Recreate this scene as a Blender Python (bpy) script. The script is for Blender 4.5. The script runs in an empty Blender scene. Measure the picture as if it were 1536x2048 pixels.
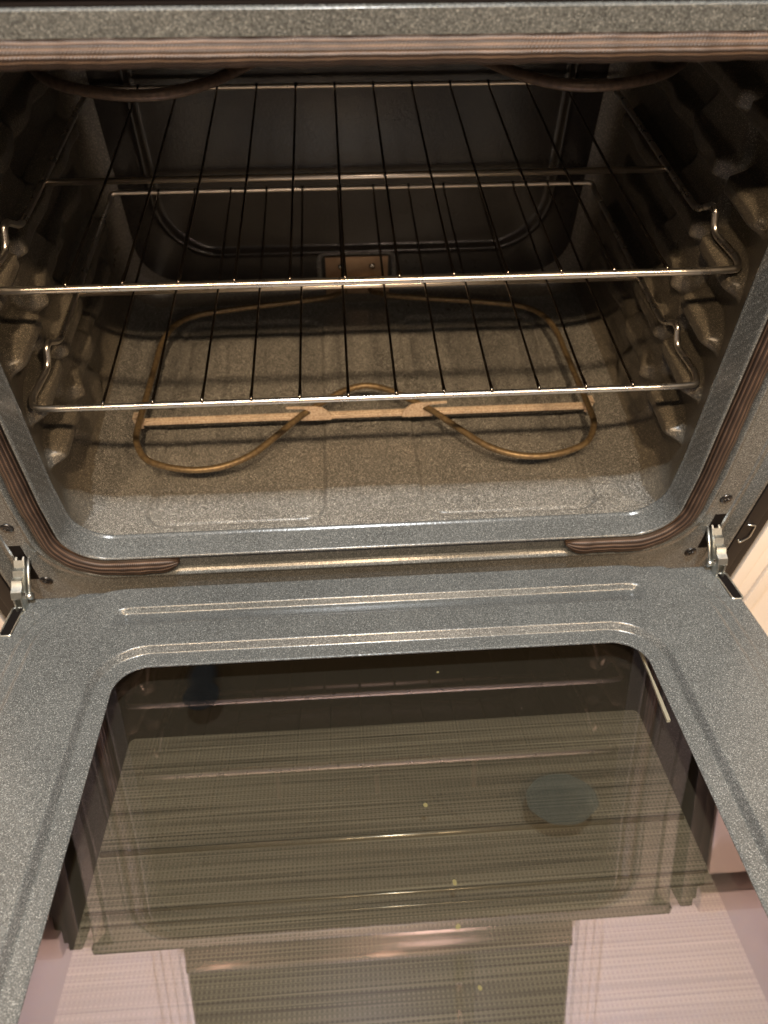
import bpy, math, random
from mathutils import Vector, Matrix
random.seed(7)
scn = bpy.context.scene
COL = scn.collection

# ------------------------------------------------------------------ camera
cd = bpy.data.cameras.new('camera')
cam = bpy.data.objects.new('camera', cd)
COL.objects.link(cam)
R = Matrix(((0.9978520, 0.0439211, -0.0486037),
            (-0.0648244, 0.7689913, -0.6359640),
            (0.0094435, 0.6377486, 0.7701866)))
M4 = R.to_4x4()
M4.translation = Vector((-0.0268889, -0.5138460, 0.4538632))
cam.matrix_world = M4
cd.sensor_fit = 'HORIZONTAL'
cd.sensor_width = 36.0
cd.lens = 36.0 * 1458.675 / 1536.0
cd.clip_start = 0.01
cd.clip_end = 60
cd.dof.use_dof = True
cd.dof.focus_distance = 0.62
cd.dof.aperture_fstop = 7.5
scn.camera = cam

# ------------------------------------------------------------------ ambient
w = bpy.data.worlds.new('World')
scn.world = w
w.use_nodes = True
bgn = w.node_tree.nodes['Background']
wn = w.node_tree.nodes; wl = w.node_tree.links
wtc = wn.new('ShaderNodeTexCoord'); wsx = wn.new('ShaderNodeSeparateXYZ'); wl.new(wtc.outputs['Generated'], wsx.inputs[0])
wmr = wn.new('ShaderNodeMapRange'); wmr.interpolation_type = 'SMOOTHSTEP'
wmr.inputs[1].default_value = 0.50; wmr.inputs[2].default_value = 0.92
wmr.inputs[3].default_value = 0.0; wmr.inputs[4].default_value = 1.0
wl.new(wsx.outputs[2], wmr.inputs[0])
wmx = wn.new('ShaderNodeMix'); wmx.data_type = 'RGBA'
wmx.inputs[6].default_value = (0.070, 0.058, 0.048, 1)      # room walls and floor
wmx.inputs[7].default_value = (0.52, 0.51, 0.48, 1)      # lit white ceiling
wl.new(wmr.outputs[0], wmx.inputs[0]); wl.new(wmx.outputs[2], bgn.inputs[0])
bgn.inputs[1].default_value = 1.0

def lamp(name, loc, target, size, power, color):
    ld = bpy.data.lights.new(name, 'AREA')
    ld.shape = 'DISK'
    ld.size = size
    ld.energy = power
    ld.color = color
    o = bpy.data.objects.new(name, ld)
    COL.objects.link(o)
    o.location = loc
    d = Vector(target) - Vector(loc)
    o.rotation_euler = d.to_track_quat('-Z', 'Y').to_euler()
    return o

WARM = (1.0, 0.70, 0.42)
COOL = (0.95, 0.985, 1.0)
lamp('ceiling_downlight', (0.04, -1.10, 1.55), (0.0, 0.1, 0.0), 0.08, 33, WARM)
lamp('ceiling_downlight', (-0.58, -1.10, 1.55), (0.0, 0.1, 0.0), 0.08, 16, WARM)
lamp('ceiling_downlight', (0.85, -1.10, 1.55), (0.0, 0.1, 0.0), 0.08, 16, WARM)
lamp('ceiling_panel_light', (0.0, -0.39, 1.95), (0.0, -0.35, 0.0), 0.12, 54, COOL)

lamp('unseen_fill_light', (0.4, -3.3, 1.75), (0.0, 0.2, 0.0), 0.5, 12, (1.0, 0.78, 0.58))  # added fill lamp, unseen; brightens the rack bars and back wall

scn.view_settings.view_transform = 'Standard'
scn.view_settings.look = 'None'
scn.view_settings.gamma = 1.0
scn.view_settings.exposure = 0.0
scn.cycles.max_bounces = 8
scn.cycles.glossy_bounces = 5
scn.cycles.transparent_max_bounces = 8
scn.cycles.sample_clamp_indirect = 4.0

# ------------------------------------------------------------------ helpers
def tag(o, label=None, cat=None, group=None, kind=None):
    if label: o['label'] = label
    if cat: o['category'] = cat
    if group: o['group'] = group
    if kind: o['kind'] = kind
    return o

def empty(name, loc=(0, 0, 0), **k):
    o = bpy.data.objects.new(name, None)
    o.empty_display_size = 0.03
    COL.objects.link(o)
    o.location = loc
    return tag(o, **k)

def mesh_obj(name, verts, faces, mat, parent=None, smooth=True, uvs=None):
    me = bpy.data.meshes.new(name)
    me.from_pydata([tuple(v) for v in verts], [], faces)
    if uvs is not None:
        uvl = me.uv_layers.new(name='UVMap')
        for lp in me.loops:
            uvl.data[lp.index].uv = uvs[lp.vertex_index]
    me.validate()
    if smooth:
        me.polygons.foreach_set('use_smooth', [True] * len(me.polygons))
    me.update()
    o = bpy.data.objects.new(name, me)
    COL.objects.link(o)
    if mat: me.materials.append(mat)
    if parent:
        o.parent = parent
    return o

class MB:
    """collects several shapes into one mesh"""
    def __init__(s): s.v = []; s.f = []
    def add(s, v, f):
        n = len(s.v); s.v += [Vector(p) for p in v]; s.f += [tuple(i + n for i in q) for q in f]
    def box(s, a, b, M=None, bev=0.0):
        (x0, y0, z0), (x1, y1, z1) = a, b
        if bev <= 0:
            v = [(x, y, z) for z in (z0, z1) for y in (y0, y1) for x in (x0, x1)]
            f = [(0, 2, 3, 1), (4, 5, 7, 6), (0, 1, 5, 4), (2, 6, 7, 3), (0, 4, 6, 2), (1, 3, 7, 5)]
        else:
            import bmesh
            bm = bmesh.new()
            bmesh.ops.create_cube(bm, size=1)
            for q in bm.verts:
                q.co = Vector(((x0 + x1) / 2 + q.co.x * (x1 - x0), (y0 + y1) / 2 + q.co.y * (y1 - y0), (z0 + z1) / 2 + q.co.z * (z1 - z0)))
            bmesh.ops.bevel(bm, geom=bm.edges[:], offset=bev, segments=3, affect='EDGES', profile=0.6)
            bm.verts.index_update()
            v = [q.co.copy() for q in bm.verts]; f = [tuple(q.index for q in p.verts) for p in bm.faces]
            bm.free()
        if M: v = [M @ Vector(p) for p in v]
        s.add(v, f)
    def tube(s, pts, r, n=10, cap=True, closed=False):
        pts = [Vector(p) for p in pts]
        m = len(pts)
        rr = r if isinstance(r, (list, tuple)) else [r] * m
        v = []; f = []
        up = None
        for i, p in enumerate(pts):
            if closed: t = (pts[(i + 1) % m] - pts[i - 1])
            else: t = pts[min(i + 1, m - 1)] - pts[max(i - 1, 0)]
            t.normalize()
            if up is None:
                up = Vector((0, 0, 1)) if abs(t.z) < 0.9 else Vector((1, 0, 0))
            up = (up - t * up.dot(t)).normalized()
            sd = t.cross(up)
            for k in range(n):
                a = 2 * math.pi * k / n
                v.append(p + (up * math.cos(a) + sd * math.sin(a)) * rr[i])
        for i in range(m if closed else m - 1):
            for k in range(n):
                a = i * n + k; b = i * n + (k + 1) % n
                c = ((i + 1) % m) * n + (k + 1) % n; d = ((i + 1) % m) * n + k
                f.append((a, d, c, b))
        if cap and not closed:
            f.append(tuple(range(n)))
            f.append(tuple(reversed(range((m - 1) * n, m * n))))
        s.add(v, f)
    def build(s, name, mat, parent=None, smooth=True):
        return mesh_obj(name, s.v, s.f, mat, parent, smooth)

def bevel_shade(o, ang=35):
    md = o.modifiers.new('smooth_by_angle', 'EDGE_SPLIT')
    md.split_angle = math.radians(ang)
    return o

def cr(pts, k=8, closed=False):
    """Catmull-Rom through pts"""
    P = [Vector(p) for p in pts]
    n = len(P); out = []
    rng = range(n if closed else n - 1)
    for i in rng:
        if closed: a, b, c, d = P[i - 1], P[i], P[(i + 1) % n], P[(i + 2) % n]
        else: a, b, c, d = P[max(i - 1, 0)], P[i], P[i + 1], P[min(i + 2, n - 1)]
        for j in range(k):
            t = j / k
            out.append(0.5 * ((2 * b) + (c - a) * t + (2 * a - 5 * b + 4 * c - d) * t * t + (3 * b - a - 3 * c + d) * t ** 3))
    if not closed: out.append(P[-1])
    return out

def round_poly(pts, r, seg=6):
    """fillets the corners of an open polyline"""
    P = [Vector(p) for p in pts]; out = [P[0]]
    for i in range(1, len(P) - 1):
        a = (P[i - 1] - P[i]); b = (P[i + 1] - P[i])
        q = min(r, a.length * .45, b.length * .45)
        s0 = P[i] + a.normalized() * q; s1 = P[i] + b.normalized() * q
        for j in range(seg + 1):
            t = j / seg
            out.append((1 - t) ** 2 * s0 + 2 * t * (1 - t) * P[i] + t * t * s1)
    out.append(P[-1])
    return out

def rrect(hw, lo, hi, r, nx=60, ny=44, nc=16):
    """closed rounded rectangle, (u, v) points, same count for every size; starts mid low edge, runs to +u"""
    r = min(r, hw * .98, (hi - lo) * .49)
    out = []
    def line(a, b, n):
        for i in range(n):
            t = i / n
            out.append((a[0] + (b[0] - a[0]) * t, a[1] + (b[1] - a[1]) * t))
    def arc(cx, cy, a0, n):
        for i in range(n):
            a = a0 + math.pi / 2 * i / n
            out.append((cx + r * math.cos(a), cy + r * math.sin(a)))
    line((0, lo), (hw - r, lo), nx)
    arc(hw - r, lo + r, -math.pi / 2, nc)
    line((hw, lo + r), (hw, hi - r), ny)
    arc(hw - r, hi - r, 0, nc)
    line((hw - r, hi), (-hw + r, hi), 2 * nx)
    arc(-hw + r, hi - r, math.pi / 2, nc)
    line((-hw, hi - r), (-hw, lo + r), ny)
    arc(-hw + r, lo + r, math.pi, nc)
    line((-hw + r, lo), (0, lo), nx)
    return out

def sdf(u, v, hw, lo, hi, r):
    cx = abs(u) - (hw - r); cy = abs(v - (lo + hi) / 2) - ((hi - lo) / 2 - r)
    return math.hypot(max(cx, 0), max(cy, 0)) + min(max(cx, cy), 0) - r

def ss(a, b, x):
    t = max(0., min(1., (x - a) / (b - a))); return t * t * (3 - 2 * t)

# ------------------------------------------------------------------ materials
def newmat(name):
    m = bpy.data.materials.new(name); m.use_nodes = True
    nt = m.node_tree
    return m, nt, nt.nodes['Principled BSDF'], nt.nodes, nt.links

def enamel(name, base, dark, fleck, fleck_amt=1.0, rough=0.28, scale=900):
    """speckled porcelain enamel"""
    m, nt, P, N, L = newmat(name)
    tc = N.new('ShaderNodeTexCoord')
    v1 = N.new('ShaderNodeTexVoronoi'); v1.inputs['Scale'].default_value = scale
    v1.inputs['Randomness'].default_value = 1.0
    L.new(tc.outputs['Object'], v1.inputs['Vector'])
    sepc = N.new('ShaderNodeSeparateColor'); L.new(v1.outputs['Color'], sepc.inputs[0])
    # only some cells carry a fleck, of random brightness
    r1 = N.new('ShaderNodeMapRange'); r1.inputs[1].default_value = 0.25; r1.inputs[2].default_value = 1.0
    L.new(sepc.outputs[0], r1.inputs[0])
    p1 = N.new('ShaderNodeMath'); p1.operation = 'POWER'; p1.inputs[1].default_value = 3.2
    L.new(r1.outputs[0], p1.inputs[0])
    r2 = N.new('ShaderNodeMapRange'); r2.inputs[1].default_value = 0.62; r2.inputs[2].default_value = 0.18
    L.new(v1.outputs['Distance'], r2.inputs[0])
    mul = N.new('ShaderNodeMath'); mul.operation = 'MULTIPLY'
    L.new(p1.outputs[0], mul.inputs[0]); L.new(r2.outputs[0], mul.inputs[1])
    mul2 = N.new('ShaderNodeMath'); mul2.operation = 'MULTIPLY'; mul2.inputs[1].default_value = fleck_amt
    L.new(mul.outputs[0], mul2.inputs[0])
    nz = N.new('ShaderNodeTexNoise'); nz.inputs['Scale'].default_value = 900; nz.inputs['Detail'].default_value = 2
    L.new(tc.outputs['Object'], nz.inputs['Vector'])
    nr = N.new('ShaderNodeMapRange'); nr.inputs[1].default_value = 0.35; nr.inputs[2].default_value = 0.65
    L.new(nz.outputs['Fac'], nr.inputs[0])
    mx = N.new('ShaderNodeMix'); mx.data_type = 'RGBA'
    mx.inputs[6].default_value = (*dark, 1); mx.inputs[7].default_value = (*base, 1)
    L.new(nr.outputs[0], mx.inputs[0])
    # slow wear / grime variation with a shape of its own
    n3 = N.new('ShaderNodeTexNoise'); n3.inputs['Scale'].default_value = 9; n3.inputs['Detail'].default_value = 5
    n3.inputs['Roughness'].default_value = .65
    L.new(tc.outputs['Object'], n3.inputs['Vector'])
    n3r = N.new('ShaderNodeMapRange'); n3r.inputs[1].default_value = .35; n3r.inputs[2].default_value = .7
    n3r.inputs[3].default_value = 0.86; n3r.inputs[4].default_value = 1.12
    L.new(n3.outputs['Fac'], n3r.inputs[0])
    sc = N.new('ShaderNodeVectorMath'); sc.operation = 'SCALE'
    L.new(mx.outputs[2], sc.inputs[0]); L.new(n3r.outputs[0], sc.inputs['Scale'])
    m2 = N.new('ShaderNodeMix'); m2.data_type = 'RGBA'
    m2.inputs[7].default_value = (*fleck, 1)
    L.new(mul2.outputs[0], m2.inputs[0]); L.new(sc.outputs[0], m2.inputs[6])
    L.new(m2.outputs[2], P.inputs['Base Color'])
    rr = N.new('ShaderNodeMapRange'); rr.inputs[3].default_value = rough - .05; rr.inputs[4].default_value = rough + .12
    L.new(n3.outputs['Fac'], rr.inputs[0]); L.new(rr.outputs[0], P.inputs['Roughness'])
    P.inputs['Specular IOR Level'].default_value = 0.55
    nb = N.new('ShaderNodeTexNoise'); nb.inputs['Scale'].default_value = 330; nb.inputs['Detail'].default_value = 3
    L.new(tc.outputs['Object'], nb.inputs['Vector'])
    bp = N.new('ShaderNodeBump'); bp.inputs['Strength'].default_value = 0.35; bp.inputs['Distance'].default_value = 0.0006
    L.new(nb.outputs['Fac'], bp.inputs['Height'])
    L.new(bp.outputs[0], P.inputs['Normal'])
    return m

def metal(name, col, rough, bump=0.0, scale=300, spots=None, metallic=1.0):
    m, nt, P, N, L = newmat(name)
    P.inputs['Base Color'].default_value = (*col, 1)
    P.inputs['Metallic'].default_value = metallic
    tc = N.new('ShaderNodeTexCoord')
    nz = N.new('ShaderNodeTexNoise'); nz.inputs['Scale'].default_value = scale; nz.inputs['Detail'].default_value = 4
    L.new(tc.outputs['Object'], nz.inputs['Vector'])
    rr = N.new('ShaderNodeMapRange'); rr.inputs[3].default_value = max(0.02, rough - .08); rr.inputs[4].default_value = rough + .12
    L.new(nz.outputs['Fac'], rr.inputs[0]); L.new(rr.outputs[0], P.inputs['Roughness'])
    if spots:
        mr = N.new('ShaderNodeMapRange'); mr.inputs[1].default_value = .42; mr.inputs[2].default_value = .62
        L.new(nz.outputs['Fac'], mr.inputs[0])
        mx = N.new('ShaderNodeMix'); mx.data_type = 'RGBA'
        mx.inputs[6].default_value = (*col, 1); mx.inputs[7].default_value = (*spots, 1)
        L.new(mr.outputs[0], mx.inputs[0]); L.new(mx.outputs[2], P.inputs['Base Color'])
    if bump:
        bp = N.new('ShaderNodeBump'); bp.inputs['Strength'].default_value = bump; bp.inputs['Distance'].default_value = .0005
        L.new(nz.outputs['Fac'], bp.inputs['Height']); L.new(bp.outputs[0], P.inputs['Normal'])
    return m

def plain(name, col, rough=.5, spec=.5, vary=.1, scale=20):
    m, nt, P, N, L = newmat(name)
    tc = N.new('ShaderNodeTexCoord')
    nz = N.new('ShaderNodeTexNoise'); nz.inputs['Scale'].default_value = scale; nz.inputs['Detail'].default_value = 4
    L.new(tc.outputs['Object'], nz.inputs['Vector'])
    mx = N.new('ShaderNodeMix'); mx.data_type = 'RGBA'
    mx.inputs[6].default_value = (*[c * (1 - vary) for c in col], 1)
    mx.inputs[7].default_value = (*[min(1, c * (1 + vary)) for c in col], 1)
    L.new(nz.outputs['Fac'], mx.inputs[0]); L.new(mx.outputs[2], P.inputs['Base Color'])
    P.inputs['Roughness'].default_value = rough; P.inputs['Specular IOR Level'].default_value = spec
    return m

ENAMEL = enamel('speckled_enamel', (0.104, 0.113, 0.116), (0.042, 0.047, 0.050), (0.66, 0.71, 0.72), 0.62, .20, 1500)
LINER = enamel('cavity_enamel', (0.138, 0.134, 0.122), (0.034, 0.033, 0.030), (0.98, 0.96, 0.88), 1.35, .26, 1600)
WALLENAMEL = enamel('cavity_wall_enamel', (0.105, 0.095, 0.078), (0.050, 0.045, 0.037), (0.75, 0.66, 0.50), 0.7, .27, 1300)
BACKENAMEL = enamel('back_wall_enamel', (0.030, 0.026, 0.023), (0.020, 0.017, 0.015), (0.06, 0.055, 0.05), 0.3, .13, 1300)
WIREM = metal('rack_chrome_darkened', (0.30, 0.26, 0.22), .18, 0, 60)  # darker copy of the chrome; dark reflections put into the wire colour
BAR = metal('rack_chrome_brightened', (0.95, 0.86, 0.76), .30, 0, 60)  # lighter copy of the chrome; reflected light put into the bar colour
CHROME = metal('rack_chrome', (0.88, 0.84, 0.78), .27, 0, 60)
ELEM = metal('element_sheath', (0.20, 0.145, 0.075), .42, .2, 260, (0.13, 0.09, 0.05), .55)
COPPERY = metal('heat_tinted_steel', (0.70, 0.59, 0.46), .45, .3, 420, (0.50, 0.36, 0.25), .3)
PLATE = metal('terminal_plate_steel', (0.42, 0.30, 0.20), .38, .05, 60, (0.33, 0.23, 0.15))
ZINC = metal('zinc_hinge', (0.70, 0.72, 0.70), .30, .15, 160, (0.50, 0.52, 0.50))
SCREW = metal('bright_screw', (0.75, 0.70, 0.62), .15, 0, 100)
BLKSCREW = plain('black_screw_paint', (0.010, 0.009, 0.009), .25, .6)
BLACK = plain('black_metal_paint', (0.010, 0.008, 0.008), .4, .22)
VOID = plain('opening_shade_dark', (0.006, 0.005, 0.005), .7, .08)  # near-black that stands in for shade inside the hinge openings
CREAM = plain('cream_cabinet_paint', (0.85, 0.81, 0.78), .45, .4, .03)
FLOORM = plain('kitchen_floor', (0.45, 0.34, 0.24), .5, .4, .15, 6)
WALLM = plain('painted_wall', (0.75, 0.68, 0.64), .8, .2, .02)
DARKGLASS = plain('black_glass', (0.012, 0.012, 0.012), .5, .05)
GREYSTRIP = plain('grey_spacer', (0.50, 0.50, 0.45), .55, .4)

def gasket_mat():
    m, nt, P, N, L = newmat('braided_gasket')
    tc = N.new('ShaderNodeTexCoord')
    sx = N.new('ShaderNodeSeparateXYZ'); L.new(tc.outputs['UV'], sx.inputs[0])
    def sine(src, freq, ph=None):
        a = N.new('ShaderNodeMath'); a.operation = 'MULTIPLY'; a.inputs[1].default_value = freq * 2 * math.pi
        L.new(src, a.inputs[0])
        last = a.outputs[0]
        if ph is not None:
            b = N.new('ShaderNodeMath'); b.operation = 'ADD'; L.new(last, b.inputs[0]); L.new(ph, b.inputs[1]); last = b.outputs[0]
        s = N.new('ShaderNodeMath'); s.operation = 'SINE'; L.new(last, s.inputs[0])
        r = N.new('ShaderNodeMapRange'); r.inputs[1].default_value = -1; r.inputs[2].default_value = 1
        L.new(s.outputs[0], r.inputs[0])
        return r.outputs[0]
    wz = N.new('ShaderNodeTexNoise'); wz.inputs['Scale'].default_value = 25; L.new(tc.outputs['Object'], wz.inputs['Vector'])
    wm_ = N.new('ShaderNodeMath'); wm_.operation = 'MULTIPLY'; wm_.inputs[1].default_value = 14; L.new(wz.outputs['Fac'], wm_.inputs[0])
    wd_ = N.new('ShaderNodeMath'); wd_.operation = 'MULTIPLY_ADD'; wd_.inputs[1].default_value = 58; L.new(sx.outputs[0], wd_.inputs[0]); L.new(wm_.outputs[0], wd_.inputs[2]); wob_ = wd_.outputs[0]
    rib0 = sine(sx.outputs[0], 11)
    rp_ = N.new('ShaderNodeMath'); rp_.operation = 'POWER'; rp_.inputs[1].default_value = 1.8; L.new(rib0, rp_.inputs[0]); rib = rp_.outputs[0]
    braid = sine(sx.outputs[1], 520, ph=wob_)
    mulb = N.new('ShaderNodeMath'); mulb.operation = 'MULTIPLY'; mulb.inputs[1].default_value = .30
    L.new(braid, mulb.inputs[0])
    addn = N.new('ShaderNodeMath'); addn.operation = 'ADD'; L.new(mulb.outputs[0], addn.inputs[0]); L.new(rib, addn.inputs[1])
    nz = N.new('ShaderNodeTexNoise'); nz.inputs['Scale'].default_value = 60; nz.inputs['Detail'].default_value = 4
    L.new(tc.outputs['Object'], nz.inputs['Vector'])
    mr = N.new('ShaderNodeMapRange'); mr.inputs[1].default_value = .1; mr.inputs[2].default_value = 1.35
    L.new(addn.outputs[0], mr.inputs[0])
    m2 = N.new('ShaderNodeMath'); m2.operation = 'MULTIPLY'; L.new(mr.outputs[0], m2.inputs[0])
    nr = N.new('ShaderNodeMapRange'); nr.inputs[1].default_value = .3; nr.inputs[2].default_value = .7; nr.inputs[3].default_value = .5; nr.inputs[4].default_value = 1.1
    L.new(nz.outputs['Fac'], nr.inputs[0]); L.new(nr.outputs[0], m2.inputs[1])
    mx = N.new('ShaderNodeMix'); mx.data_type = 'RGBA'
    mx.inputs[6].default_value = (0.016, 0.010, 0.008, 1); mx.inputs[7].default_value = (0.135, 0.088, 0.062, 1)
    L.new(m2.outputs[0], mx.inputs[0]); L.new(mx.outputs[2], P.inputs['Base Color'])
    P.inputs['Roughness'].default_value = .5
    P.inputs['Specular IOR Level'].default_value = .4
    bp = N.new('ShaderNodeBump'); bp.inputs['Strength'].default_value = .6; bp.inputs['Distance'].default_value = .0012
    L.new(addn.outputs[0], bp.inputs['Height']); L.new(bp.outputs[0], P.inputs['Normal'])
    return m
GASKET = gasket_mat()

def steel_brushed(name, col, rough, axis='X', aniso=.8):
    """brushed steel: fine scratches along the object's X"""
    m, nt, P, N, L = newmat(name)
    tc = N.new('ShaderNodeTexCoord')
    mp = N.new('ShaderNodeMapping'); mp.inputs['Scale'].default_value = (3, 900, 900)
    L.new(tc.outputs['Object'], mp.inputs[0])
    nz = N.new('ShaderNodeTexNoise'); nz.inputs['Scale'].default_value = 1; nz.inputs['Detail'].default_value = 3
    L.new(mp.outputs[0], nz.inputs['Vector'])
    mx = N.new('ShaderNodeMix'); mx.data_type = 'RGBA'
    mx.inputs[6].default_value = (*[c * .8 for c in col], 1); mx.inputs[7].default_value = (*[min(1, c * 1.2) for c in col], 1)
    L.new(nz.outputs['Fac'], mx.inputs[0]); L.new(mx.outputs[2], P.inputs['Base Color'])
    P.inputs['Metallic'].default_value = 1; P.inputs['Roughness'].default_value = rough
    bp = N.new('ShaderNodeBump'); bp.inputs['Strength'].default_value = .25; bp.inputs['Distance'].default_value = .0003
    L.new(nz.outputs['Fac'], bp.inputs['Height']); L.new(bp.outputs[0], P.inputs['Normal'])
    return m
STEEL = steel_brushed('microwave_steel', (0.78, 0.72, 0.70), .10)

def coated_glass():
    m, nt, P, N, L = newmat('coated_inner_glass')
    N.remove(P)
    out = N['Material Output']
    tr = N.new('ShaderNodeBsdfTransparent'); tr.inputs[0].default_value = (0.93, 0.92, 0.88, 1)
    gl = N.new('ShaderNodeBsdfGlossy'); gl.inputs['Color'].default_value = (0.98, 0.84, 0.99, 1); gl.inputs['Roughness'].default_value = 0.008
    fr = N.new('ShaderNodeFresnel'); fr.inputs[0].default_value = 1.5
    ad = N.new('ShaderNodeMath'); ad.operation = 'ADD'; ad.inputs[1].default_value = 0.17
    ad.use_clamp = True
    L.new(fr.outputs[0], ad.inputs[0])
    geo = N.new('ShaderNodeNewGeometry')   # the coating sits on the top face only
    nb = N.new('ShaderNodeMath'); nb.operation = 'SUBTRACT'; nb.inputs[0].default_value = 1; L.new(geo.outputs['Backfacing'], nb.inputs[1])
    fm = N.new('ShaderNodeMath'); fm.operation = 'MULTIPLY'; L.new(ad.outputs[0], fm.inputs[0]); L.new(nb.outputs[0], fm.inputs[1])
    mx = N.new('ShaderNodeMixShader')
    L.new(fm.outputs[0], mx.inputs[0]); L.new(tr.outputs[0], mx.inputs[1]); L.new(gl.outputs[0], mx.inputs[2])
    # dried grease marks: (x, d, rx, rd, warp)
    tc = N.new('ShaderNodeTexCoord')
    wn_ = N.new('ShaderNodeTexNoise'); wn_.inputs['Scale'].default_value = 45; wn_.inputs['Detail'].default_value = 3
    L.new(tc.outputs['Object'], wn_.inputs['Vector'])
    wsc = N.new('ShaderNodeVectorMath'); wsc.operation = 'MULTIPLY_ADD'
    wsc.inputs[1].default_value = (.006, .006, 0); L.new(wn_.outputs['Color'], wsc.inputs[0]); L.new(tc.outputs['Object'], wsc.inputs[2])
    def blob(cx, cy, rx, ry, soft=.12):
        a = N.new('ShaderNodeVectorMath'); a.operation = 'SUBTRACT'; a.inputs[1].default_value = (cx + .003, cy + .003, 0)
        L.new(wsc.outputs[0], a.inputs[0])
        b = N.new('ShaderNodeVectorMath'); b.operation = 'MULTIPLY'; b.inputs[1].default_value = (1 / rx, 1 / ry, 0)
        L.new(a.outputs[0], b.inputs[0])
        c = N.new('ShaderNodeVectorMath'); c.operation = 'LENGTH'; L.new(b.outputs[0], c.inputs[0])
        d = N.new('ShaderNodeMapRange'); d.inputs[1].default_value = 1 + soft; d.inputs[2].default_value = 1 - soft
        L.new(c.outputs['Value'], d.inputs[0]); return d.outputs[0]
    def vmax(l):
        cur = l[0]
        for q in l[1:]:
            k = N.new('ShaderNodeMath'); k.operation = 'MAXIMUM'; L.new(cur, k.inputs[0]); L.new(q, k.inputs[1]); cur = k.outputs[0]
        return cur
    def mixin(base, mask, amt, sh):
        k = N.new('ShaderNodeMath'); k.operation = 'MULTIPLY'; k.inputs[1].default_value = amt; L.new(mask, k.inputs[0])
        k2 = N.new('ShaderNodeMath'); k2.operation = 'MULTIPLY'; L.new(k.outputs[0], k2.inputs[0]); L.new(nb.outputs[0], k2.inputs[1])
        z = N.new('ShaderNodeMixShader'); L.new(k2.outputs[0], z.inputs[0]); L.new(base, z.inputs[1]); L.new(sh, z.inputs[2]); return z.outputs[0]
    g1 = N.new('ShaderNodeBsdfDiffuse'); g1.inputs[0].default_value = (.030, .034, .030, 1)
    g2 = N.new('ShaderNodeBsdfDiffuse'); g2.inputs[0].default_value = (.004, .005, .006, 1)
    g3 = N.new('ShaderNodeBsdfDiffuse'); g3.inputs[0].default_value = (.13, .12, .06, 1)
    cur = mx.outputs[0]
    cur = mixin(cur, blob(.126, -.292, .0275, .0215, .03), .6, g1.outputs[0])
    cur = mixin(cur, vmax([blob(-.1640, -.169, .0155, .0170, .06), blob(-.1660, -.146, .0120, .0200, .3)]), .72, g2.outputs[0])
    cur = mixin(cur, vmax([blob(.0216, -.2905, .0016, .0020), blob(.0355, -.352, .0016, .0022), blob(.0335, -.381, .0019, .0022), blob(.0420, -.418, .0015, .0018), blob(.0480, -.1575, .0012, .0012)]), .8, g3.outputs[0])
    L.new(cur, out.inputs[0])
    return m
INNERGLASS = coated_glass()

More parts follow.
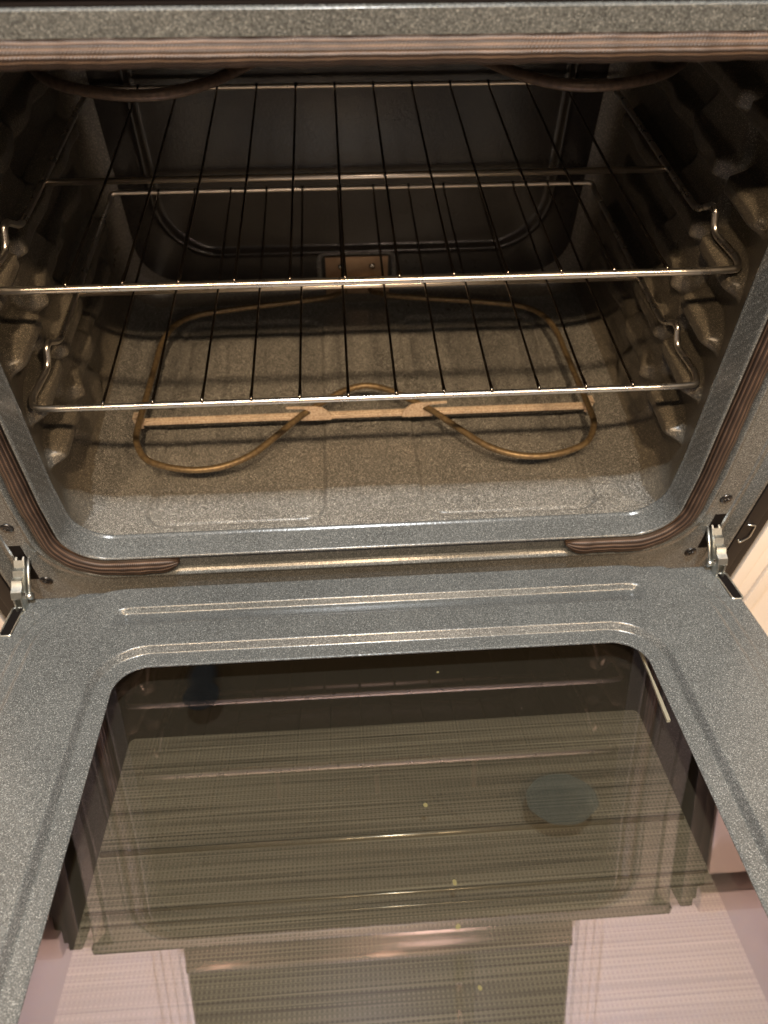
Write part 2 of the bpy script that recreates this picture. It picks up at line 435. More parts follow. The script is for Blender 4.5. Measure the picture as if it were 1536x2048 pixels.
def outer_glass_mat():
    """outer pane: black printed border, dotted print over brushed skin; object coords x, d(-y)"""
    m, nt, P, N, L = newmat('dotted_outer_glass')
    tc = N.new('ShaderNodeTexCoord')
    # brushed streaks along x
    def streak(sx, sy, det, seed):
        mp = N.new('ShaderNodeMapping'); mp.inputs['Scale'].default_value = (sx, sy, 1); mp.inputs['Location'].default_value = (seed, seed * 2, 0)
        L.new(tc.outputs['Object'], mp.inputs[0])
        nz = N.new('ShaderNodeTexNoise'); nz.inputs['Scale'].default_value = 1; nz.inputs['Detail'].default_value = det
        nz.inputs['Roughness'].default_value = .6
        L.new(mp.outputs[0], nz.inputs['Vector'])
        return nz.outputs['Fac']
    a = streak(3.2, 420, 3, 3.1); b = streak(5.0, 1100, 2, 9.7); c0 = streak(2.0, 60, 2, 21.)
    cm = N.new('ShaderNodeMath'); cm.operation = 'MULTIPLY_ADD'; cm.inputs[1].default_value = .35; cm.inputs[2].default_value = .325; L.new(c0, cm.inputs[0]); c = cm.outputs[0]
    s1 = N.new('ShaderNodeMath'); s1.operation = 'ADD'; L.new(a, s1.inputs[0]); L.new(b, s1.inputs[1])
    s2 = N.new('ShaderNodeMath'); s2.operation = 'ADD'; L.new(s1.outputs[0], s2.inputs[0]); L.new(c, s2.inputs[1])
    mr = N.new('ShaderNodeMapRange'); mr.inputs[1].default_value = 1.15; mr.inputs[2].default_value = 1.90
    L.new(s2.outputs[0], mr.inputs[0])
    cr_ = N.new('ShaderNodeMix'); cr_.data_type = 'RGBA'
    cr_.inputs[6].default_value = (0.044, 0.041, 0.034, 1); cr_.inputs[7].default_value = (0.205, 0.194, 0.163, 1)
    L.new(mr.outputs[0], cr_.inputs[0])
    # dot print: staggered rows
    sx = N.new('ShaderNodeSeparateXYZ'); L.new(tc.outputs['Object'], sx.inputs[0])
    def wave(src, period):
        q = N.new('ShaderNodeMath'); q.operation = 'MULTIPLY'; q.inputs[1].default_value = 2 * math.pi / period
        L.new(src, q.inputs[0])
        s = N.new('ShaderNodeMath'); s.operation = 'COSINE'; L.new(q.outputs[0], s.inputs[0]); return s.outputs[0]
    wv = N.new('ShaderNodeMath'); wv.operation = 'MULTIPLY'
    wx = wave(sx.outputs[0], .0032); wy = wave(sx.outputs[1], .0032)
    wv = N.new('ShaderNodeMath'); wv.operation = 'ADD'; L.new(wx, wv.inputs[0]); L.new(wy, wv.inputs[1])
    dm = N.new('ShaderNodeMapRange'); dm.inputs[1].default_value = .2; dm.inputs[2].default_value = .9
    dm.inputs[3].default_value = 1.0; dm.inputs[4].default_value = .62
    L.new(wv.outputs[0], dm.inputs[0])
    sc = N.new('ShaderNodeVectorMath'); sc.operation = 'SCALE'
    L.new(cr_.outputs[2], sc.inputs[0]); L.new(dm.outputs[0], sc.inputs['Scale'])
    L.new(sc.outputs[0], P.inputs['Base Color'])
    P.inputs['Metallic'].default_value = .35
    P.inputs['Roughness'].default_value = .5
    bp = N.new('ShaderNodeBump'); bp.inputs['Strength'].default_value = .15; bp.inputs['Distance'].default_value = .0004
    L.new(s2.outputs[0], bp.inputs['Height']); L.new(bp.outputs[0], P.inputs['Normal'])
    return m
DOTS = outer_glass_mat()

# ================================================================== kitchen behind and beside (seen at the right edge and mirrored in the glass)
FZ = -0.62
def sheet(name, x0, x1, y0, y1, z, mat, **k):
    o = mesh_obj(name, [(x0, y0, z), (x1, y0, z), (x1, y1, z), (x0, y1, z)], [(0, 1, 2, 3)], mat, None, False)
    return tag(o, **k)
sheet('floor', -3, 3, -3, .62, FZ, FLOORM, kind='structure')
mb = MB(); mb.box((-3, .62, FZ), (3, .70, 1.9))
tag(mb.build('wall', WALLM, None, False), kind='structure')

def shaker(mbx, x0, x1, z0, z1, y, sw=.055, th=.018):
    """frame-and-panel door front facing -y"""
    # stiles carry two milled grooves
    for xs in (x0, x1 - sw):
        q = sw / 3
        for i in range(3):
            mbx.box((xs + i * q + .0012, y - th + (.003 if i == 1 else 0), z0), (xs + (i + 1) * q - .0012, y, z1), bev=.001)
        mbx.box((xs + .0005, y - th + .009, z0 + .0005), (xs + sw - .0005, y - .0005, z1 - .0005))
    mbx.box((x0 + sw, y - th, z0), (x1 - sw, y, z0 + sw), bev=.002)
    mbx.box((x0 + sw, y - th, z1 - sw), (x1 - sw, y, z1), bev=.002)
    mbx.box((x0 + sw, y - th + .010, z0 + sw), (x1 - sw, y, z1 - sw))

for sgn, lab in ((-1, 'cream painted base cabinet on the left of the oven'), (1, 'cream painted base cabinet on the right of the oven')):
    root = empty('base_cabinet', (sgn * .72, -.02, FZ), label=lab, cat='cabinet', group='base cabinets beside the range')
    xa, xb = (.432, 1.02)
    X = lambda a, b: (min(sgn * a, sgn * b) - sgn * .72, max(sgn * a, sgn * b) - sgn * .72)
    m = MB(); a, b = X(xa, xb); m.box((a, .0, .09), (b, .63, .915)); m.box((a + .02, .06, 0), (b - .02, .6, .09))
    m.build('carcass', CREAM, root, False)
    m = MB(); a, b = X(xa + .003, xb - .003)
    shaker(m, a, b, .11, .70, -.002); bevel_shade(m.build('door', CREAM, root))
    m = MB(); m.box((a, -.020, .712), (b, -.002, .905), bev=.002); bevel_shade(m.build('drawer_front', CREAM, root))
    m = MB(); a, b = X(xa - .012, xb); m.box((a, -.035, .918), (b, .63, .955), bev=.004); bevel_shade(m.build('countertop', WALLM, root))

for sgn, lab in ((-1, 'cream shaker wall cabinet left of the microwave, mirrored in the door glass'), (1, 'cream shaker wall cabinet right of the microwave, mirrored in the door glass')):
    root = empty('wall_cabinet', (sgn * .70, .31, .70), label=lab, cat='cabinet', group='wall cabinets beside the microwave')
    X = lambda a, b: (min(sgn * a, sgn * b) - sgn * .70, max(sgn * a, sgn * b) - sgn * .70)
    m = MB(); a, b = X(.385, 1.0); m.box((a, 0, 0), (b, .31, 1.0)); m.build('carcass', CREAM, root, False)
    m = MB(); a, b = X(.390, .995); shaker(m, a, b, .004, .99, -.002, .05); bevel_shade(m.build('door', CREAM, root))

root = empty('microwave', (0, .30, .70), label='stainless over-the-range microwave with black glass door, mirrored in the oven glass', cat='microwave')
m = MB(); m.box((-.379, .02, 0), (.379, .32, .42), bev=.004); bevel_shade(m.build('body', BLACK, root))
m = MB()
prof = [(.004, .016), (-.001, .024), (-.0045, .040), (-.009, .060), (-.0145, .078), (-.0145, .084), (-.004, .088), (.02, .088), (.02, .016)]
k = len(prof)
m.add([(-.379, a, b) for a, b in prof] + [(.379, a, b) for a, b in prof], [tuple(range(k)), tuple(reversed(range(k, 2 * k)))] + [(i, (i + 1) % k, k + (i + 1) % k, k + i) for i in range(k)])
bevel_shade(m.build('vent_rail', STEEL, root), 50)
m = MB(); m.box((-.379, .002, .092), (.18, .02, .42), bev=.003); bevel_shade(m.build('door', DARKGLASS, root))
m = MB(); m.box((.185, .002, .092), (.379, .02, .42), bev=.003); bevel_shade(m.build('control_panel', DARKGLASS, root))
m = MB(); m.tube([(.15, -.03, .14), (.15, -.03, .38)], .008); m.tube([(.15, -.03, .16), (.15, .002, .16)], .006); m.tube([(.15, -.03, .36), (.15, .002, .36)], .006)
m.build('handle', STEEL, root)

# ================================================================== the oven
F = -.055
oven = empty('oven', (0, 0, 0), label='built-in oven with grey speckled enamel frame, dark cavity and its door hanging open', cat='oven')

# ---- cavity liner: rounded-rect section swept front to back, side rails pressed inwards
LEV = (-.0573, 0., .0573, .1147, .1720, .2294)
def rail(y, z):
    """0..1: how far the pressed rack beads stand in at (y, z)"""
    m = 0.
    for L_ in LEV:
        dz = z - (L_ - .0160)
        if abs(dz) > .03: continue
        dy = min(0., y - .024)
        if dz > 0: r = math.hypot(dy * .55, dz); k = 1 - ss(.0065, .0125, r)
        else: r = math.hypot(dy * .55, dz); k = 1 - ss(.0045, .0165, r)
        mid = abs((L_ / .1147) - round(L_ / .1147)) > .2
        gap = math.exp(-((y - .094) / (.013 if mid else .009)) ** 4) * (.95 if mid else .55)
        wav = 1 - ((.55 if mid else .10) + (.12 if mid else .06) * math.sin(y * 70 + L_ * 40)) * ss(.10, .14, y)
        m = max(m, k * (1 - ss(.345, .368, y)) * (1 - gap) * wav)
    return m
def pad(y, z):
    """shallow pressed field behind the rack stops, with a wavy rear edge"""
    yb_ = .190 + .010 * math.sin((z + .02) / .0573 * 2 * math.pi)
    yf_ = .098 + .006 * math.sin((z - .01) / .0573 * 2 * math.pi)
    return ss(yf_ - .006, yf_ + .006, y) * (1 - ss(yb_ - .005, yb_ + .005, y))

def emboss(x, y):
    h = 0.
    for cx in (-.1475, .1515):
        s = sdf(x - cx, y, .0935, -.0175, .352, .022)
        h -= .0034 * (1 - ss(-.004, .003, s))
        s3 = sdf(x - cx, y, .060, .06, .33, .03)
        h += .0012 * (1 - ss(-.004, .004, s3)) - .0042 * math.exp(-(s / .0026) ** 2)
    return h

ys = []
y = F + .0245
while y < .4149:
    ys.append(y); y += .0018 if y < .03 else (.0026 if y < .12 else .004)
ys.append(.415)
V = []; rows = []
def flare(x, z, y=F):
    # the opening widens slightly towards its foot
    k = 1 - .17 * (min(max(z, -.065), .16) + .065) * (1 - ss(F + .018, .06, y))
    return x * k
def liner_ring(y):
    t = max(0., min(1., (y - (F + .0245)) / .095))
    f = 1 - (1 - t) ** 2.0
    hw = .3078 + (.3300 - .3078) * f
    g = max(0., min(1., (y - (F + .0245)) / .17)); g = 1 - (1 - g) ** 1.5
    zb = -.1496 + (-.166 + .1496) * g
    zt = .2985 + (.318 - .2985) * f
    r = .040 + (.056 - .040) * g
    q = max(0., y - .387)
    if q > 0:
        ins = .030 - math.sqrt(max(0, .030 ** 2 - (q * 1.07) ** 2))
        hw -= ins; zb += ins; zt -= ins
    return rrect(hw, zb, zt, r, 140, 150, 26)
for y in ys:
    P = liner_ring(y); n = len(P)
    for (x, z) in P:
        f = ss(F + .026, F + .034, y)
        x = flare(x, z, y)
        xx, zz = x, z
        if z < .31 and abs(x) > .27:
            k = ss(-.150, -.125, z) if z < 0 else 1.
            ax = abs(x) - .0085 * pad(y, z) * k
            m_ = rail(y, z) * k
            if ax > .3048: ax += (.3048 - ax) * m_
            xx = math.copysign(ax, x)
        if z < -.115 and abs(x) < .27:
            zz = z + emboss(x, y) * f * (1 - ss(.38, .40, y))
        V.append((xx, y, zz))
Fc = []
for i in range(len(ys) - 1):
    for k in range(n):
        Fc.append((i * n + k, (i + 1) * n + k, (i + 1) * n + (k + 1) % n, i * n + (k + 1) % n))
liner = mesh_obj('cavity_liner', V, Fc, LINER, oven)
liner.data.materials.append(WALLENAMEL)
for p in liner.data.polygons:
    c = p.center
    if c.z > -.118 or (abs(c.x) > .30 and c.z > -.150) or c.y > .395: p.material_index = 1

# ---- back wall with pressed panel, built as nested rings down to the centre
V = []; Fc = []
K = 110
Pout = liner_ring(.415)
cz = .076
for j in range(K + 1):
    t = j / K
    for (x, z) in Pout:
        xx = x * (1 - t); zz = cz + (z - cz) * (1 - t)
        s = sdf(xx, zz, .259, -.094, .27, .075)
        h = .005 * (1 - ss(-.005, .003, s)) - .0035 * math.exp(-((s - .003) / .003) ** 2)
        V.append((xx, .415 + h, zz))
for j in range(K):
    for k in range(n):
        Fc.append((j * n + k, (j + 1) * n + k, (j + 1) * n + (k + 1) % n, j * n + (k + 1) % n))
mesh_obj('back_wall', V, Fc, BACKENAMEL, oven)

# ---- terminal plate on the back wall
rc = MB()
ro = [(x, z) for x, z in rrect(.056, -.166, -.097, .012, 6, 6, 5)]
ri = [(x, z) for x, z in rrect(.050, -.160, -.1005, .008, 6, 6, 5)]
nn = len(ro)
v = [(x, .4135, z) for x, z in ro] + [(x, .410, z) for x, z in ri] + [(x * .985, .4128, z) for x, z in ri]
f = [(k, (k + 1) % nn, nn + (k + 1) % nn, nn + k) for k in range(nn)] + [(nn + k, nn + (k + 1) % nn, 2 * nn + (k + 1) % nn, 2 * nn + k) for k in range(nn)]
rc.add(v, f)
rc.build('terminal_recess', LINER, oven)
pl = MB(); pl.box((-.044, .4085, -.1375), (.044, .4105, -.1025), bev=.0006); pl.box((-.045, .395, -.140), (.045, .4105, -.1378), bev=.0006)
pl.box((-.045, .394, -.152), (.045, .3955, -.1385), bev=.0005)
plate = bevel_shade(pl.build('terminal_plate', PLATE, oven))
for x in (-.0225, .0215):
    s = MB()
    s.tube([(x, .4085, -.117), (x, .4070, -.117), (x, .4058, -.117), (x, .4052, -.117)], [.0046, .0044, .0032, .0012], 14)
    s.build('screw', SCREW, plate)

# ---- front frame: nested rounded rectangles
rings = [
    (.3078, -.1496, .2985, .040, F + .0246),
    (.3066, -.1486, .2986, .040, F + .0230),
    (.3068, -.1490, .2988, .0402, F + .0214),
    (.3076, -.1500, .2989, .0404, F + .0200),
    (.3096, -.1514, .2992, .0412, F - .0036),
    (.3104, -.1520, .2994, .0415, F - .0056),
    (.3122, -.1536, .2996, .042, F - .0054),
    (.3140, -.1553, .2998, .043, F - .0030),
    (.3152, -.1568, .3000, .044, F + .0012),
    (.3175, -.1590, .3002, .046, F + .0030),
    (.3345, -.1800, .3112, .063, F + .0030),
    (.3362, -.1818, .3120, .065, F + .0012),
    (.3375, -.1835, .3126, .066, F - .0015),
    (.3395, -.1855, .3132, .068, F - .0036),
    (.3412, -.1872, .3140, .069, F - .0036),
    (.3430, -.1895, .3150, .068, F - .0022),
    (.3450, -.1925, .3165, .064, F - .0010),
    (.3655, -.2200, .3200, .035, F - .0012),
    (.3672, -.2300, .3205, .030, F - .0022),
    (.3690, -.2400, .3210, .026, F - .0018),
    (.3735, -.2500, .3220, .022, F + .0060),
    (.3780, -.2560, .3228, .018, F + .0070),
    (.3890, -.2640, .3240, .014, F + .0010),
    (.3915, -.2660, .3246, .012, F + .0008),
    (.3928, -.2680, .3250, .012, F + .0025),
    (.3932, -.2690, .3252, .012, F + .0200),
]
def tighten(rs, e):
    # hold each flat flat and each edge tight with support rings e metres from its ends
    o = [rs[0]]
    for a, b in zip(rs, rs[1:]):
        L_ = math.hypot(b[1] - a[1], b[4] - a[4])
        if L_ > 3 * e:
            for t in (e / L_, 1 - e / L_): o.append(tuple(p + (q - p) * t for p, q in zip(a, b)))
        o.append(b)
    return o
rings = tighten(rings, .0007)
V = []; Fc = []
for (hw, zb, zt, r, yy) in rings:
    P = rrect(hw, zb, zt, r, 60, 60, 24); n = len(P)
    V += [(flare(x, z), yy if z < .3119 else F - .0012 + (max(0, yy - F) * 1. if zt > .3249 else 0), z) for x, z in P]
for j in range(len(rings) - 1):
    for k in range(n):
        Fc.append((j * n + k, j * n + (k + 1) % n, (j + 1) * n + (k + 1) % n, (j + 1) * n + k))
frame = mesh_obj('front_frame', V, Fc, ENAMEL, oven)

# ---- gasket in the groove, open at the bottom
inn = [(flare(x, z), z) for x, z in rrect(.3165, -.1550, .2965, .0450, 140, 110, 30)]
out = [(flare(x, z), z) for x, z in rrect(.3345, -.1835, .3122, .0640, 140, 110, 30)]
n = len(inn)
start = next(i for i in range(n) if inn[i][0] > .203)
end = max(i for i in range(n) if inn[i][0] < -.205)
while inn[end][1] > -.15: end -= 1
idx = list(range(start, n - 140 + 140))
idx = [i for i in range(n) if not (inn[i][1] < -.140 and -.205 < inn[i][0] < .203)]
V = []; Fc = []; UV = []
NS = 14
Ln = 0.; prev = None
tot = len(idx)
for q, i in enumerate(idx):
    a = Vector((inn[i][0], 0, inn[i][1])); b = Vector((out[i][0], 0, out[i][1]))
    c = (a + b) / 2
    if prev is not None: Ln += (c - prev).length
    prev = c
    # tapered, tucked-in ends
    e = min(q, tot - 1 - q)
    tp = math.sqrt(ss(-1.2, 9, e)) if e < 9 else 1.
    wob = 1 + .035 * math.sin(q * .21) + .02 * math.sin(q * .67)
    shift = Vector((0, 0, .004 * (1 - tp)))
    hgt = .0128 * (.35 + .65 * tp) * wob
    for k in range(NS + 1):
        an = math.pi * (-.12 + 1.24 * k / NS)
        u = -math.cos(an); h = math.sin(an)
        p = c + (b - a) * .5 * u * tp * wob + shift
        V.append((p.x, F + .0028 - hgt * h, p.z))
        UV.append((k / NS, Ln * .9))
for q in range(tot - 1):
    for k in range(NS):
        Fc.append((q * (NS + 1) + k, (q + 1) * (NS + 1) + k, (q + 1) * (NS + 1) + k + 1, q * (NS + 1) + k + 1))
Fc.append(tuple(range(NS + 1))); Fc.append(tuple(reversed(range((tot - 1) * (NS + 1), tot * (NS + 1)))))
mesh_obj('gasket', V, Fc, GASKET, oven, True, UV)

# ---- cooktop edge over the opening, black body sides, storage drawer below
m = MB(); m.box((-.384, F + .004, .3275), (.384, .60, .3375), bev=.004); bevel_shade(m.build('cooktop', enamel('cooktop_enamel', (.03, .035, .042), (.015, .018, .022), (.2, .22, .24), .5, .22), oven))
m = MB(); m.box((-.384, F + .004, .3255), (.384, .10, .3272)); m.build('cooktop_shadow_gap', BLACK, oven, False)  # black strip standing in for the shadow gap under the cooktop
for sx in (-1, 1):
    m = MB()
    a, b = sorted((sx * .3934, sx * .4100))
    m.box((a, F + .001, FZ + .02), (b, .58, .322), bev=.002)
    a, b = sorted((sx * .4100, sx * .4290))
    m.box((a, F + .012, FZ + .02), (b, .58, .322), bev=.002)
    side = bevel_shade(m.build('side_panel', BLACK, oven))
    # little stamped latch on the side trim
    t = MB()
    x = sx * .401
    P = [(x - sx * .004, F - .0001, -.150), (x + sx * .006, F - .0001, -.152), (x + sx * .007, F - .0001, -.172), (x - sx * .001, F - .0001, -.182), (x - sx * .004, F - .0001, -.176)]
    t.tube(round_poly(P, .003), .0009, 6)
    t.build('latch', ZINC, side)
m = MB(); m.box((-.375, F + .002, -.56), (.375, F + .03, -.30), bev=.004); bevel_shade(m.build('storage_drawer', STEEL, oven))

def flat_screw(x, z, r, yb, par):
    s = MB()
    s.tube([(x, yb + .001, z), (x, yb - .0008, z), (x, yb - .0018, z), (x, yb - .0024, z)], [r, r, r * .85, r * .45], 20)
    for a in (0, math.pi / 2):
        Mx = Matrix.Translation((x, yb - .0024, z)) @ Matrix.Rotation(a + .5, 4, 'Y')
        s.box((-r * .5, -.0006, -r * .10), (r * .5, .0004, r * .10), Mx)
    return s.build('screw', BLKSCREW, par)
flat_screw(.3555, -.1035, .0064, F - .0008, frame)
flat_screw(-.3555, -.1000, .0064, F - .0008, frame)
flat_screw(.3490, -.193, .0068, F - .0008, frame)
flat_screw(-.3490, -.190, .0068, F - .0008, frame)

# ---- heating elements
ex = [(.046, .354), (.107, .343), (.170, .333), (.222, .320), (.246, .297), (.256, .262), (.258, .221), (.261, .156), (.263, .112), (.261, .085), (.246, .058), (.218, .044), (.188, .039), (.158, .044), (.130, .060), (.104, .088), (.076, .120), (.048, .144), (.024, .161), (0, .168)]
EZ = -.130
half = [Vector((x, y, EZ)) for x, y in ex]
full = [Vector((.018, .405, -.147)), Vector((.020, .385, -.143)), Vector((.028, .368, -.134))] + half + [Vector((-p.x, p.y, p.z)) for p in reversed(half[:-1])] + [Vector((-.028, .368, -.134)), Vector((-.020, .385, -.143)), Vector((-.018, .405, -.147))]
m = MB(); m.tube(cr(full, 6), .0037, 12)
el = m.build('bake_element', ELEM, oven)
# bracket bar under the element, with two clips and end legs
b = MB()
yb = .128
b.box((-.268, yb - .0022, -.1428), (.268, yb + .0000, -.1378), bev=.0004)
b.box((-.264, yb + .0016, -.1395), (.264, yb + .0060, -.1383), bev=.0004)
for sx in (-1, 1):
    # hooked clip plate: outline in xz, extruded in y
    cx = sx * .066
    outl = [(-.012, -.1425), (.024, -.1425), (.024, -.1365), (.021, -.1300), (.014, -.1240), (.003, -.1215), (-.028, -.1210), (-.028, -.1232), (-.008, -.1245), (.000, -.1285), (-.001, -.1335), (-.008, -.1365), (-.012, -.1370)]
    pts = [(cx - sx * x * 1.0, z) for x, z in outl]
    k = len(pts)
    v = [(x, yb - .0042, z) for x, z in pts] + [(x, yb - .0024, z) for x, z in pts]
    f = [tuple(range(k)), tuple(reversed(range(k, 2 * k)))] + [(i, (i + 1) % k, k + (i + 1) % k, k + i) for i in range(k)]
    b.add(v, f)
    # end foot with fork over the rod
    x0 = sx * .262
    b.box((min(x0, x0 + sx * .009), yb - .004, -.1460), (max(x0, x0 + sx * .009), yb - .0024, -.1300), bev=.0004)
    b.box((min(x0 - sx * .002, x0 + sx * .010), yb - .004, -.1315), (max(x0 - sx * .002, x0 + sx * .010), yb + .008, -.1300), bev=.0004)
bevel_shade(b.build('bracket', COPPERY, el, True))

# broil element: same idea hung from the ceiling
bx = [(.040, .36), (.12, .35), (.215, .335), (.245, .31), (.252, .26), (.254, .16), (.248, .100), (.223, .062), (.184, .041), (.147, .038), (.117, .054), (.094, .082), (.05, .14), (0, .17)]
BZ = .250
h2 = [Vector((x, y, BZ)) for x, y in bx]
full = [Vector((.03, .408, BZ + .003))] + h2 + [Vector((-p.x * .985 - (0 if abs(p.x) < .01 else .0), p.y - .004, p.z)) for p in reversed(h2[:-1])] + [Vector((-.03, .408, BZ + .003))]
m = MB(); m.tube(cr(full, 6), .0040, 12)
br = m.build('broil_element', metal('broil_sheath', (0.11, 0.08, 0.06), .45, .2, 260, (0.07, 0.05, 0.04), .5), oven)
m = MB()
for x in (-.16, 0, .16):
    m.box((x - .004, .20, BZ + .004), (x + .004, .2015, .318), bev=.0003)
m.box((-.254, .198, BZ + .0042), (.254, .206, BZ + .0056), bev=.0003)
bevel_shade(m.build('hanger', COPPERY, br))

# ================================================================== oven door (hinged at the bottom, hanging open about 74 degrees)
T = 0.2767896
ZH = -0.1924310
DM = Matrix.Translation((0, F, ZH)) @ Matrix.Rotation(-T, 4, 'X')   # local: x right, y towards oven (-d), z out of the panel
door_e = bpy.data.objects.new('door', None)
D0, D1 = .0225, .560
WHW, W0, W1, WR = .2450, .1320, .505, .030
def bev(a, b, x, k=.18):
    t = max(0., min(1., (x - a) / (b - a)))
    return t if k <= 0 else (1 - k) * t + k * (t * t * (3 - 2 * t))
def door_h(x, d):
    s = sdf(x, d, WHW, W0, W1, WR)
    h = .0075 * bev(.0155, .0205, s)
    h -= .0010 * (1 - ss(0, .0020, s))
    # pressed rib near the hinge edge: steep wall at the hinge side, shallow one beyond
    q = sdf(x - .004, d, .2650, .0570, .0830, .008)
    ins = 1 - bev(-.0040, .0, q)
    far = ss(.0600, .083, d)
    h -= .0066 * ins * (1 - .80 * far)
    # pressed outline near the edge
    e = sdf(x, d, .3290, .0285, .545, .075)
    h -= .0042 * bev(0, .0050, e, .4)
    h -= .0036 * bev(.016, .0205, e, .4)
    # rolled outer edge
    o = sdf(x, d, .3735, D0, D1, .012)
    h -= .012 * ss(-.0065, .0005, o) ** 1.6
    return h
specs = []
def mixr(a, b, t): return tuple(p + (q - p) * t for p, q in zip(a, b))
A = (WHW, W0, W1, WR); B = (WHW + .028, W0 - .028, W1 + .02, WR + .028); C_ = (.3290, .0285, .545, .075); D_ = (.3735, D0, D1, .012)
for j in range(36): specs.append(mixr(A, B, j / 36))
for j in range(110): specs.append(mixr(B, C_, j / 110))
for j in range(50): specs.append(mixr(C_, D_, j / 50))
specs.append(D_)
V = []; Fc = []
for j, (hw, lo, hi, r) in enumerate(specs):
    P = rrect(hw, lo, hi, r, 100, 70, 24); n = len(P)
    tw = 1 - ss(26, 70, j)          # the window narrows slightly towards the handle end
    for x, d in P:
        V.append((x * (1 - .11 * tw * (d - .15)), -d, door_h(x, d)))
for (x, d) in P: V.append((x * .998, -d, -.034))
for (x, d) in rrect(WHW - .0002, W0 + .0002, W1, WR, 100, 70, 24): V.append((x * (1 - .11 * (d - .15)), -d, -.0012))
J = len(specs)
for j in range(J):
    for k in range(n):
        Fc.append((j * n + k, (j + 1) * n + k, (j + 1) * n + (k + 1) % n, j * n + (k + 1) % n))
for k in range(n):   # turned-down edge at the window
    Fc.append((k, k + (J + 1) * n, (k + 1) % n + (J + 1) * n, (k + 1) % n))
door = mesh_obj('door', V, Fc, ENAMEL, oven)
door.matrix_basis = DM
bpy.data.objects.remove(door_e)

def dplate(name, hw, lo, hi, r, z0, z1, mat, par=door):
    P = rrect(hw, lo, hi, r, 6, 6, 10); k = len(P)
    v = [(x, -d, z1) for x, d in P] + [(x, -d, z0) for x, d in P]
    f = [tuple(reversed(range(k))), tuple(range(k, 2 * k))] + [(i, (i + 1) % k, k + (i + 1) % k, k + i) for i in range(k)]
    return mesh_obj(name, v, f, mat, par, False)
dplate('inner_glass', WHW + .014, W0 - .025, W1 + .010, WR, -.0052, -.0012, INNERGLASS)
# door box below the glass: black border pane with the dotted window on it
dplate('outer_pane', .360, .036, .548, .02, -.0345, -.0315, plain('black_printed_border', (0.022, 0.020, 0.017), .5, .2))
dplate('dotted_glass', .2275, .189, .500, .006, -.0314, -.0302, DOTS)
# added beads across the outer pane, there to catch stretched lamp glints
BEAD = metal('glint_bead_metal', (0.10, 0.094, 0.078), .20, 0, 60, None, .25)
BEAD.node_tree.nodes['Principled BSDF'].inputs['Specular IOR Level'].default_value = 1.0
for dd, rr_ in ((.2960, .0024), (.3405, .0012), (.3500, .0007)):
    m = MB(); m.tube([(-.226, -dd, -.0302), (.226, -dd, -.0302)], rr_, 16)
    m.build('glint_bead', BEAD, door)
# retaining channel round the window recess
V = []; Fc = []
cs = [(.2620, .106, .520, .03, -.0055), (.2640, .104, .522, .03, -.0080), (.2640, .104, .522, .03, -.0260), (.2640, .104, .522, .03, -.0313)]
for (hw, lo, hi, r, z) in cs:
    P = rrect(hw, lo, hi, r, 30, 24, 12); n = len(P); V += [(x, -d, z) for x, d in P]
for j in range(len(cs) - 1):
    for k in range(n): Fc.append((j * n + k, j * n + (k + 1) % n, (j + 1) * n + (k + 1) % n, (j + 1) * n + k))
mesh_obj('glass_channel', V, Fc, BLACK, door)
# pale spacer strip slanting under the glass by the right side
V = []
for i in range(25):
    t = i / 24; d = .118 + t * .100; x = .2475 - .0062 * t
    wv = .0008 + .0008 * abs(math.cos(t * math.pi * 1.1))
    V += [(x - wv, -d, -.0110), (x + wv, -d, -.0110), (x + wv, -d, -.0135), (x - wv, -d, -.0135)]
Fc = []
for i in range(24):
    for k in range(4): Fc.append((i * 4 + k, i * 4 + (k + 1) % 4, (i + 1) * 4 + (k + 1) % 4, (i + 1) * 4 + k))
mesh_obj('spacer_strip', V, Fc, GREYSTRIP, door, False)

# hinge slots in the door corners
for sx in (-1, 1):
    sm = MB(); x = sx * .3645
    h0 = -.0030
    P = rrect(.0066, .040, .082, .003, 4, 4, 5); k = len(P); Pi = [(a * .72, .061 + (b - .061) * .93) for a, b in P]
    sh = lambda d: -.0022 * 0
    zs = lambda d: door_h(.3645, d)
    v = [(x + a, -b, zs(b) - .001) for a, b in P] + [(x + a, -b, zs(b) + .0012) for a, b in P] + [(x + a, -b, zs(b) + .0012) for a, b in Pi] + [(x + a, -b, zs(b) + .0002) for a, b in Pi]
    f = []
    for r_ in range(3): f += [(r_ * k + i, r_ * k + (i + 1) % k, (r_ + 1) * k + (i + 1) % k, (r_ + 1) * k + i) for i in range(k)]
    sm.add(v, f)
    slot = sm.build('hinge_slot', ZINC, door)
    s2 = MB(); v = [(x + a, -b, zs(b) + .0006) for a, b in Pi]; s2.add(v, [tuple(range(k))]); s2.build('slot_shade', VOID, slot, False)  # flat dark face painted as the shade inside the slot

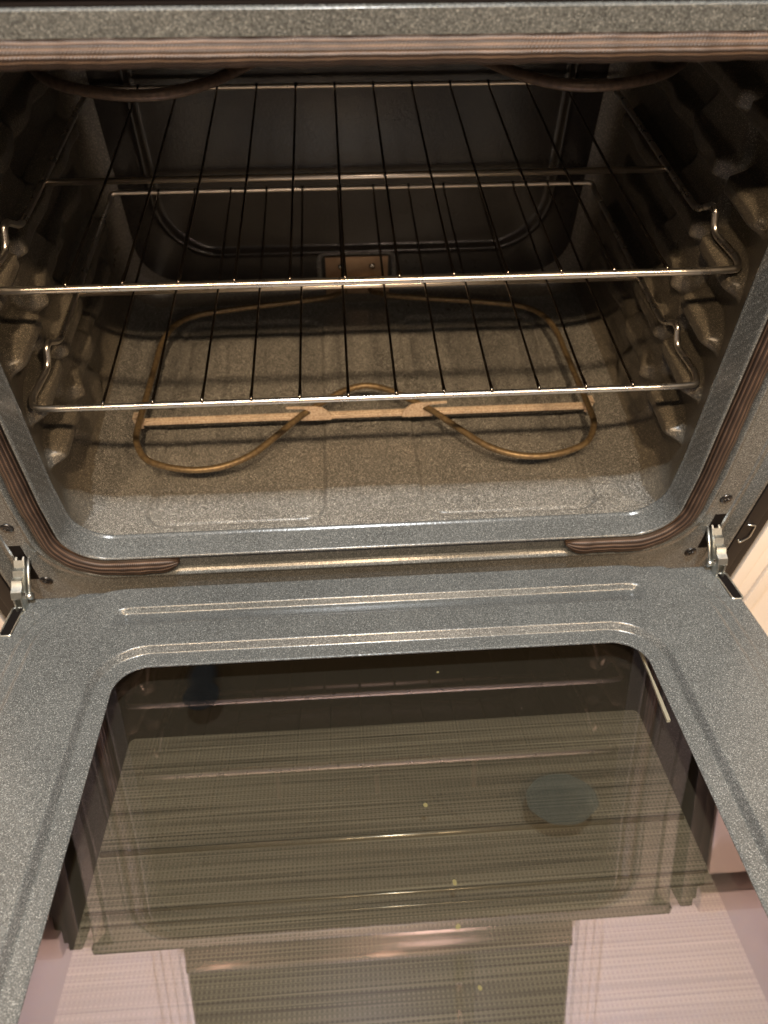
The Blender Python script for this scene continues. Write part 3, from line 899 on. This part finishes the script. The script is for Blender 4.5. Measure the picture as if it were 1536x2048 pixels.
# ---- hinge arms (zinc plated)
for sx in (-1, 1):
    x = sx * .3610
    h = MB()
    # main strap: notched outer profile in the y-z plane
    prof = [(F + .008, -.143), (-.0600, -.1475), (-.0655, -.1525), (-.0700, -.1515), (-.0745, -.1560), (-.0800, -.1545), (-.0850, -.1590), (-.0910, -.1600), (-.0950, -.1650), (-.0990, -.1745), (-.1015, -.1840), (-.0990, -.1930)]
    inner = [(F + .008, -.1640), (-.0620, -.1660), (-.0700, -.1690), (-.0800, -.1730), (-.0880, -.1780), (-.0925, -.1850), (-.0935, -.1960)]
    P = prof + inner[::-1]; k = len(P)
    for (xa, th) in ((x + sx * .0028, .0018), (x - sx * .0042, .0016)):
        v = [(xa - th / 2, a, b) for a, b in P] + [(xa + th / 2, a, b) for a, b in P]
        f = [tuple(range(k)), tuple(reversed(range(k, 2 * k)))] + [(i, (i + 1) % k, k + (i + 1) % k, k + i) for i in range(k)]
        h.add(v, f)
    # folded bridge over the two cheeks
    br_ = prof[1:9]
    v = []; f = []
    for a, b in br_: v += [(x - .0048, a, b + .0006), (x + .0048, a, b + .0006), (x + .0048, a, b - .0008), (x - .0048, a, b - .0008)]
    for i in range(len(br_) - 1):
        for q in range(4): f.append((i * 4 + q, i * 4 + (q + 1) % 4, (i + 1) * 4 + (q + 1) % 4, (i + 1) * 4 + q))
    f.append((3, 2, 1, 0)); e = 4 * (len(br_) - 1); f.append((e, e + 1, e + 2, e + 3))
    h.add(v, f)
    hg = bevel_shade(h.build('hinge', ZINC, oven))
    l = MB()
    xi = x - sx * .0075
    l.tube(round_poly([(xi, F - .001, -.1500), (xi, -.072, -.1620), (xi, -.084, -.1735)], .004), .0016, 8)
    l.tube([(xi - sx * .003, -.085, -.1745), (xi + sx * .004, -.085, -.1745)], [.0038, .0038], 14)
    l.build('latch_link', ZINC, hg)
    r_ = MB(); r_.tube([(x - sx * .0062, -.088, -.168), (x + sx * .0062, -.088, -.168)], .0026, 12); r_.build('rivet', SCREW, hg)
    # dark slab standing in for the shaded slot behind the hinge
    s = MB(); P = [(x - .0075, -.128), (x + .0075, -.128), (x + .0068, -.186), (x - .0068, -.186)]
    v = [(a, F - .0012, b) for a, b in P] + [(a, F - .0004, b) for a, b in P]
    s.add(v, [(0, 1, 2, 3), (0, 4, 5, 1), (1, 5, 6, 2), (2, 6, 7, 3), (3, 7, 4, 0)])
    s.build('hinge_slot_shade', VOID, frame, False)

# ================================================================== racks
PITCH = .0446
def make_rack(lab):
    root = empty('oven_rack', (0, 0, 0), label=lab, cat='oven rack', group='chrome wire racks in the oven')
    Dp, Mid = .391, .186
    HX = .306
    side = [(.0, -.0005, 0), (.285, -.0005, 0), (.309, .0010, 0), (.3135, .016, 0), (.3085, .0600, 0), (.3060, .0665, .0175), (.3050, .0740, .0180), (HX, .0985, .0010), (HX, .14, 0), (HX, .355, 0), (.3045, .372, .0), (.3040, .384, .004)]
    rp = round_poly([Vector(p) for p in side], .010, 6)
    m = MB(); m.tube([Vector((-p.x, p.y, p.z)) for p in reversed(rp)] + rp[1:], .0031, 12)
    m.build('perimeter_bar', CHROME, root)
    m = MB(); m.tube([(-.3045, Dp - .004, .004), (-.300, Dp, .0045), (.300, Dp, .0045), (.3045, Dp - .004, .004)], .0027, 10)
    m.build('back_bar', BAR, root)
    m = MB(); m.tube([(-HX + .001, Mid, -.0028), (HX - .001, Mid, -.0028)], .0031, 10)
    m.build('cross_bar', BAR, root)
    for i in range(12):
        xx = (i - 5.5) * PITCH
        m = MB()
        m.tube([(xx, -.0012, .0020), (xx, -.0004, .0040), (xx, .003, .0040), (xx, .02, .0030), (xx, Mid, .0014), (xx, Dp - .012, .0042), (xx, Dp + .001, .0078)], [.0017] * 3 + [.00135] * 4, 8)
        m.build('wire', WIREM, root)
    return root
low = make_rack('lower chrome wire rack, just above the bake element')
def copy_tree(o, parent=None):
    c = o.copy(); COL.objects.link(c); c.parent = parent
    for ch in list(o.children): copy_tree(ch, c)
    return c
up = copy_tree(low)
up['label'] = 'upper chrome wire rack, nearer the camera and level with the middle of the opening'
up.location = (.0009, .0128, .1147)
